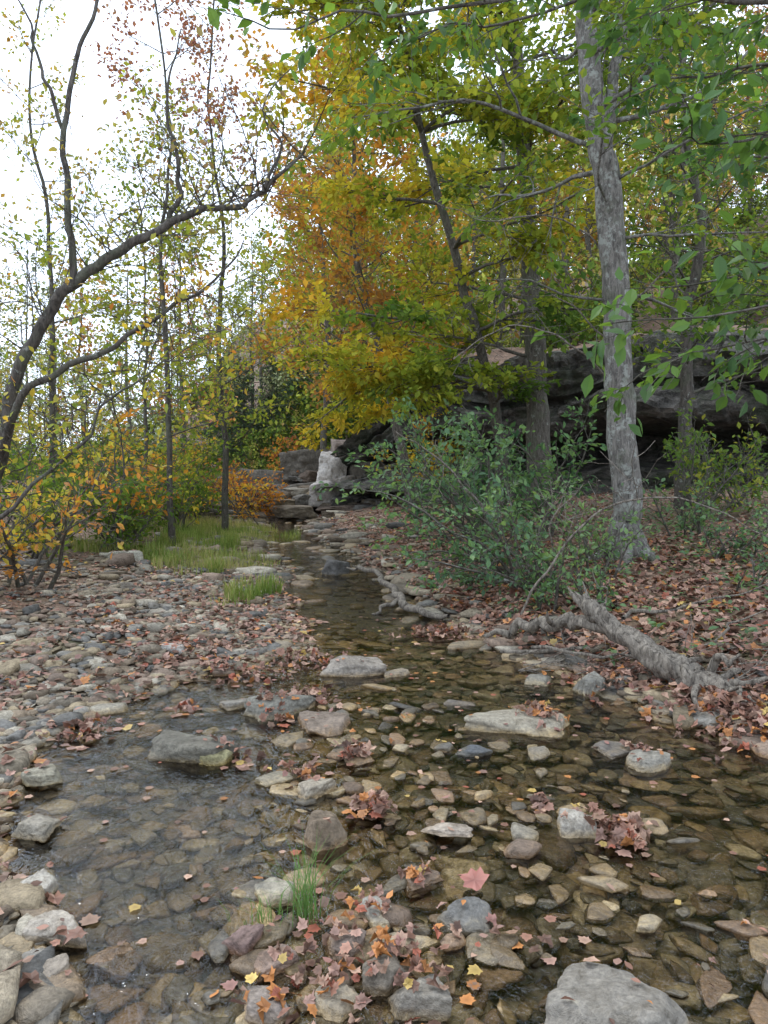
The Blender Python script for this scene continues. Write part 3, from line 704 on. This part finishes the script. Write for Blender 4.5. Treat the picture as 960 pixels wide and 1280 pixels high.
shrub('yellow_shrub', -3.6, 20.5, 2.3, 5, ORC, .12, (-.1, 0), 9)
shrub('orange_shrub', 1.4, 22.0, 2.8, 8, pal([YG, YE, OR]), .15, (0, 0), 14)

# --- grass
def grass(name, P, H, w, colf, bend=.5):
    n = len(P); a = rng.uniform(0, 6.28, n)
    d = np.stack([np.cos(a), np.sin(a), 0*a], 1); side = np.stack([-np.sin(a), np.cos(a), 0*a], 1)
    b = rng.uniform(.1, 1, n)*bend; V = []
    for s, ww in ((0, 1), (.4, .9), (.75, .6), (1, .05)):
        c = P+d*(b*H*s*s)[:, None]+np.array([0, 0, 1])*(H*s*(1-.35*b*s))[:, None]
        V.append(c-side*(w*ww*.5)); V.append(c+side*(w*ww*.5))
    V = np.stack(V, 1); F = np.array([[0, 1, 3, 2], [2, 3, 5, 4], [4, 5, 7, 6]])
    F = (F[None]+np.arange(n)[:, None, None]*8).reshape(-1, 4)
    build(name, [(V.reshape(-1, 3), F, np.repeat(colf(P), 8, 0), 0, False)], [GRASS])
gp = []
for cx, cy, rx, ry, n in [(-3.6, 16.5, 1.35, 3.6, 9000), (-2.8, 11.4, .95, 1.4, 3800), (-1.65, 9.0, .3, .9, 1500), (-5.0, 18, 1.8, 3.5, 5000), (-4.6, 12.6, .9, .7, 1500), (-1.75, 7.9, .12, .3, 120)]:
    r = np.sqrt(rng.random(n)); a = rng.uniform(0, 6.28, n)
    x = cx+rx*r*np.cos(a)*(1+.3*np.sin(a*3)); y = cy+ry*r*np.sin(a)
    k = (fbm(x*2.3, y*2.3, seed=88)+rng.normal(0, .2, n)) > -.15
    gp.append(np.stack([x[k], y[k], terrain(x[k], y[k])], 1))
gp = np.concatenate(gp)
GC = pal([(.12, .19, .045), (.2, .26, .07), (.3, .30, .12), (.38, .33, .18)])
grass('grass', gp, rng.uniform(.1, .34, len(gp))*(.75+.5*vn(gp[:, 0]*3, gp[:, 1]*3, seed=4)), .012, GC)
tp_ = np.concatenate([np.stack([rng.normal(-.27, .03, 70), rng.normal(2.5, .025, 70), np.full(70, -.01)], 1), np.stack([rng.normal(-.42, .05, 40), rng.normal(2.47, .02, 40), np.full(40, .0)], 1)])
hh = np.r_[rng.uniform(.1, .34, 70), rng.uniform(.04, .12, 40)]
grass('grass_tuft', tp_, hh, .0032, pal([(.07, .15, .04), (.11, .21, .06), (.16, .25, .1)]), .85)
n = 900; x = rng.uniform(1.2, 9, n); y = rng.uniform(5, 15, n); L, R = edges(x, y); k = x > R+.2
x, y = x[k], y[k]
Pp = np.stack([x, y, terrain(x, y)+rng.uniform(.05, .2, len(x))], 1)
Pp = np.repeat(Pp, 5, 0)+rng.normal(0, .05, (len(x)*5, 3))
build('groundcover_plants', [leaf_part(Pp, rng.normal(0, 1, (len(Pp), 3))*[1, 1, .3], np.array([0, 0, 1.])+rng.normal(0, .3, (len(Pp), 3)), rng.uniform(.04, .09, len(Pp)), BGR(Pp), L6)], [LEAF])

# --- driftwood
t = Tree()
t.limb([(1.47, 5.68, .60), (1.53, 5.6, .57), (1.62, 5.5, .47), (1.78, 5.3, .34), (1.95, 5.05, .22), (2.1, 4.88, .14), (2.3, 4.7, .08), (2.6, 4.5, .04)], [.012, .05, .065, .07, .085, .11, .09, .05], 22, .6, .02, 9)
for dx, dz, r in ((-.03, .07, .022), (.03, .11, .018), (.0, .03, .03)):
    t.limb([(1.56+dx, 5.56, .5), (1.52+dx*1.5, 5.6, .57), (1.47+dx*2, 5.66, .60+dz)], [r*1.3, r, .003], 7, .4)
t.limb([(1.75, 5.35, .34), (1.5, 5.75, .38), (1.33, 6.0, .3), (1.12, 6.25, .22), (.93, 6.45, .08)], [.05, .045, .05, .042, .015], 14, .5, .05)
t.limb([(1.4, 5.9, .3), (1.3, 5.8, .38), (1.28, 5.75, .46)], [.03, .02, .005], 8, .4)
for P_, r in [([(1.9, 5.1, .2), (2.3, 5.2, .22), (2.8, 5.3, .18), (3.3, 5.2, .2)], .03), ([(2.0, 5.0, .15), (2.2, 5.3, .2), (2.6, 5.6, .35), (2.9, 5.6, .5)], .02), ([(2.1, 4.8, .12), (2.3, 4.5, .1), (2.35, 4.2, .03)], .035),
             ([(2.1, 4.9, .15), (2.0, 4.6, .1), (1.95, 4.35, .0)], .03), ([(1.2, 5.9, .12), (1.6, 5.6, .12), (2.1, 5.5, .15)], .018), ([(1.0, 6.1, .08), (1.7, 5.9, .12), (2.4, 5.7, .2)], .02), ([(1.5, 5.4, .05), (2.0, 5.3, .1), (2.6, 5.0, .16)], .016),
             ([(2.1, 4.9, .2), (2.25, 4.8, .3), (2.3, 4.75, .36)], .035), ([(2.15, 4.8, .14), (2.4, 4.65, .2), (2.5, 4.5, .28)], .03), ([(2.05, 4.85, .12), (2.2, 4.65, .16), (2.2, 4.4, .18)], .025),
             ([(2.2, 4.85, .14), (2.5, 4.9, .2), (2.7, 4.7, .12)], .03), ([(1.75, 6.2, .2), (1.85, 6.2, .45), (1.8, 6.2, .7)], .013), ([(2.0, 6.2, .3), (2.6, 6.4, .38), (3.3, 6.3, .6)], .02)]:
    t.limb(P_, np.linspace(r, r*.25, len(P_)), 8, .4, .04)
for i in range(44):
    x = rng.uniform(1.0, 2.6); y = 5.6-(x-1.4)*.7+rng.normal(0, .3); a = rng.uniform(-.6, .6)
    t.grow((x, y, max(tz(x, y), 0)+.05), (math.cos(a), math.sin(a), .1), rng.uniform(.25, .8), .006, 1, 2, dict(nc=[2, 2, 0], ld=0, seg=.1, wander=.15))
t.L = []
t.finish('driftwood_log', DEAD, None, .1)
t = Tree()
t.limb([(-.5, 11.0, .12), (-.25, 10.0, .22), (.0, 9.2, .15), (.2, 8.3, .12), (.33, 7.9, .08), (.65, 7.5, .05)], [.015, .03, .035, .045, .042, .02], 10, .4, .05)
t.limb([(.2, 8.3, .12), (.0, 8.1, .06), (-.15, 7.9, .0)], [.03, .02, .01], 8, .2, .02)
t.finish('fallen_branch', DEAD, None, .1)
t = Tree()
q0 = dict(nc=[5, 3, 2], ld=0, seg=.15, wander=.12, lr=.5, rmin=.003)
for P_, r in [([(1.2, 6.4, .3), (1.6, 6.3, 1.0), (2.2, 6.2, 1.35), (2.8, 6.1, 1.2), (3.5, 6.0, .8)], .011), ([(1.45, 9.0, .5), (1.1, 8.6, 1.2), (.6, 8.3, 1.7), (.1, 8.2, 2.0)], .022), ([(1.8, 7.2, .35), (1.6, 7.1, 1.0), (1.9, 7.0, 1.45)], .01),
             ([(3.0, 9.6, 2.6), (2.2, 9.2, 3.2), (1.5, 9.0, 3.3), (.8, 8.8, 2.9)], .016), ([(2.9, 9.6, 3.2), (2.0, 9.3, 3.8), (1.2, 9.1, 3.7)], .013), ([(3.0, 9.2, 3.6), (3.6, 8.9, 4.1), (4.4, 8.8, 4.3)], .015), ([(2.9, 9.3, 4.0), (2.1, 8.8, 4.5), (1.2, 8.6, 4.4), (.5, 8.5, 4.6)], .014)]:
    p, rr = t.limb(P_, np.linspace(r, .004, len(P_)), 6, .1, .03)
    for i in range(8):
        k = rng.integers(3, len(p)-1); t.grow(p[k], rng.normal(0, 1, 3)+[-.3, 0, .2], rng.uniform(.3, .8), .005, 1, 2, q0)
t.finish('dead_branches', DEAD, None, .1)
t = Tree()
t.limb([(-9, 22.8, .5), (-6.5, 22.6, .45), (-4.4, 22.9, .25)], [.16, .13, .1], 10, .2, .05)
t.limb([(-8, 24.5, .6), (-5.5, 24.6, .7), (-3.4, 24.8, .4)], [.08, .07, .05], 8, .2, .05)
t.finish('fallen_log', BARK_M, None, .1)

# ------------------------------------------------------------------ distant forest (instanced)
SC = bpy.context.scene.collection
forest = bpy.data.objects.new('distant_forest', None); SC.objects.link(forest)
specs = [([G2, G3, YG, YE], 15, 16, 20), ([(.14, .2, .06), YG, (.38, .31, .1), OR], 15, 14, 18), ([BR, OR, (.34, .17, .08), YE], 14, 14, 20), ([(.2, .25, .13), (.27, .3, .15), (.34, .34, .19)], 17, 11, 18), ([BR, (.25, .17, .12)], 16, 3, 18)]
tmpl = []
for cols, H, ld, n1 in specs:
    ob = crown_tree('forest_tree', 0, 0, H, .14, .18, pal([tuple(1.25*a for a in c_) for c_ in cols]), .26, n1+6, 3.6, BARK_M, ld*.5, base=0, nc=(6, 4, 3), leaf=LEAFD)
    SC.objects.unlink(ob); tmpl.append(ob.data)
t = Tree(); t.limb([(0, 0, -.3), (0, 0, 4), (.05, 0, 8.5)], [.12, .09, .02], 8, .1)
for i in range(80):
    z_ = .8+7.5*i/80; a = i*2.4; t.grow((0, 0, z_), (math.cos(a), math.sin(a), .25), (1.9*(1-z_/9)+.25)*rng.uniform(.6, 1.2), .015, 1, 2, dict(nc=[4, 5, 3], ld=30, seg=.2, wander=.1, lr=.5, flat=.6, sp=.12, trop=.02))
ob = t.finish('cedar_tree', BARK_D, pal([(.06, .09, .065), (.08, .115, .075), (.105, .145, .085)]), .16, L4, .8, leaf=LEAFD)
cedar = ob.data; SC.objects.unlink(ob)
def inst(data, x, y, s, rz, name='forest_tree', par=forest):
    o = bpy.data.objects.new(name, data); o.location = (x, y, tz(x, y)-.1); o.scale = (s, s, s*rng.uniform(.9, 1.15)); o.rotation_euler = (0, 0, rz)
    SC.objects.link(o); o.parent = par
    return o
cnt = 0
for y in np.arange(21, 80, 3.0):
    for x in np.arange(-54, 58, 4.0):
        xx = x+rng.uniform(-1.8, 1.8); yy = y+rng.uniform(-1.4, 1.4)
        if abs(xx) > yy*.6+3: continue
        f = bf(xx, yy)
        left = xx < -.10*yy-1
        if inchan(np.array([xx]), np.array([yy]), 1.5)[0]: continue
        if not left and f < 5: continue
        if left and yy < 30 and not xx < -9: continue
        pr = .40 if left else .62
        if yy > 55: pr *= .75 if left else .4
        if rng.random() > pr: continue
        c = rng.choice(5, p=[.1, .22, .1, .42, .16]) if left else rng.choice(5, p=[.36, .28, .13, .13, .10])
        inst(tmpl[c], xx, yy, rng.uniform(.5, .75) if left else rng.uniform(.75, 1.1), rng.uniform(0, 6.28)); cnt += 1
for x, y, s in [(-6.6, 35, .62), (-5.6, 37, .6), (-7.9, 38, .7), (-4.6, 40, .6), (-9.6, 41, .6)]:
    o = bpy.data.objects.new('cedar_tree', cedar); o.location = (x, y, tz(x, y)-.1); o.scale = (s, s, s); o.rotation_euler[2] = x*3; SC.objects.link(o)
under = bpy.data.objects.new('hillside_undergrowth', None); SC.objects.link(under)
t = Tree()
for i in range(9):
    a = rng.uniform(0, 6.28); t.grow((0, 0, -.1), (math.cos(a)*.6, math.sin(a)*.6, 1), rng.uniform(1.3, 2.4), .02, 0, 2, dict(nc=[6, 4, 3], ld=13, seg=.25, wander=.12, lr=.5, flat=.7, sp=.08, trop=-.01))
ob = t.finish('undergrowth_bush', BARK_M, pal([G2, G3, YG, (.3, .2, .08)]), .15, L4, .6, leaf=LEAFD); ub = ob.data; SC.objects.unlink(ob)
for i in range(260):
    y = rng.uniform(22, 60); x = rng.uniform(-.6, .6)*y
    if i > 220: y = rng.uniform(29, 42); x = rng.uniform(-7, 3)
    if inchan(np.array([x]), np.array([y]), 1)[0]: continue
    if -1 < x and bf(x, y) < 4.5: continue
    if -5 < x and bf(x, y) < 2.0: continue
    inst(ub, x, y, rng.uniform(.6, 1.4), rng.uniform(0, 6.28), 'undergrowth_bush', under)
print('forest', cnt)

# ------------------------------------------------------------------ sky, sun, camera
el, az = math.radians(52), math.radians(-40)
w = bpy.data.worlds.new('World'); bpy.context.scene.world = w; w.use_nodes = True
nt = w.node_tree; nt.nodes.clear()
wo = nt.nodes.new('ShaderNodeOutputWorld'); bg = nt.nodes.new('ShaderNodeBackground'); bg.inputs[1].default_value = .15
sk = nt.nodes.new('ShaderNodeTexSky'); sk.sky_type = 'NISHITA'; sk.sun_disc = False; sk.sun_elevation = el; sk.sun_rotation = az
tc = nt.nodes.new('ShaderNodeTexCoord')
nz = noise(nt, vecscale(nt, tc.outputs['Generated'], (1, 1, 2.5)), 2.2, 6, .6, .4)
fac = ramp(nt, nz, [(.35, g(.70)), (.62, g(.97))])
c = mixc(nt, 'MIX', fac, sk.outputs[0], (13.4, 15.2, 18.0))
nt.links.new(c, bg.inputs[0]); nt.links.new(bg.outputs[0], wo.inputs[0])
sd = bpy.data.lights.new('sun', 'SUN'); sd.energy = 1.5; sd.angle = math.radians(14); sd.color = (1, .97, .92)
so = bpy.data.objects.new('sun', sd); SC.objects.link(so)
dv = Vector((math.sin(az)*math.cos(el), math.cos(az)*math.cos(el), math.sin(el)))
so.rotation_euler = dv.to_track_quat('Z', 'Y').to_euler(); so.location = (-8, 8, 20)
cd = bpy.data.cameras.new('camera'); cd.sensor_fit = 'VERTICAL'; cd.sensor_height = 36; cd.lens = 26; cd.clip_end = 600; cd.clip_start = .05
co = bpy.data.objects.new('camera', cd); SC.objects.link(co)
co.location = (0, 0, 1.55); co.rotation_euler = (math.radians(90-3.1), 0, 0)
bpy.context.scene.camera = co
bpy.context.scene.view_settings.view_transform = 'Standard'
bpy.context.scene.view_settings.look = 'None'
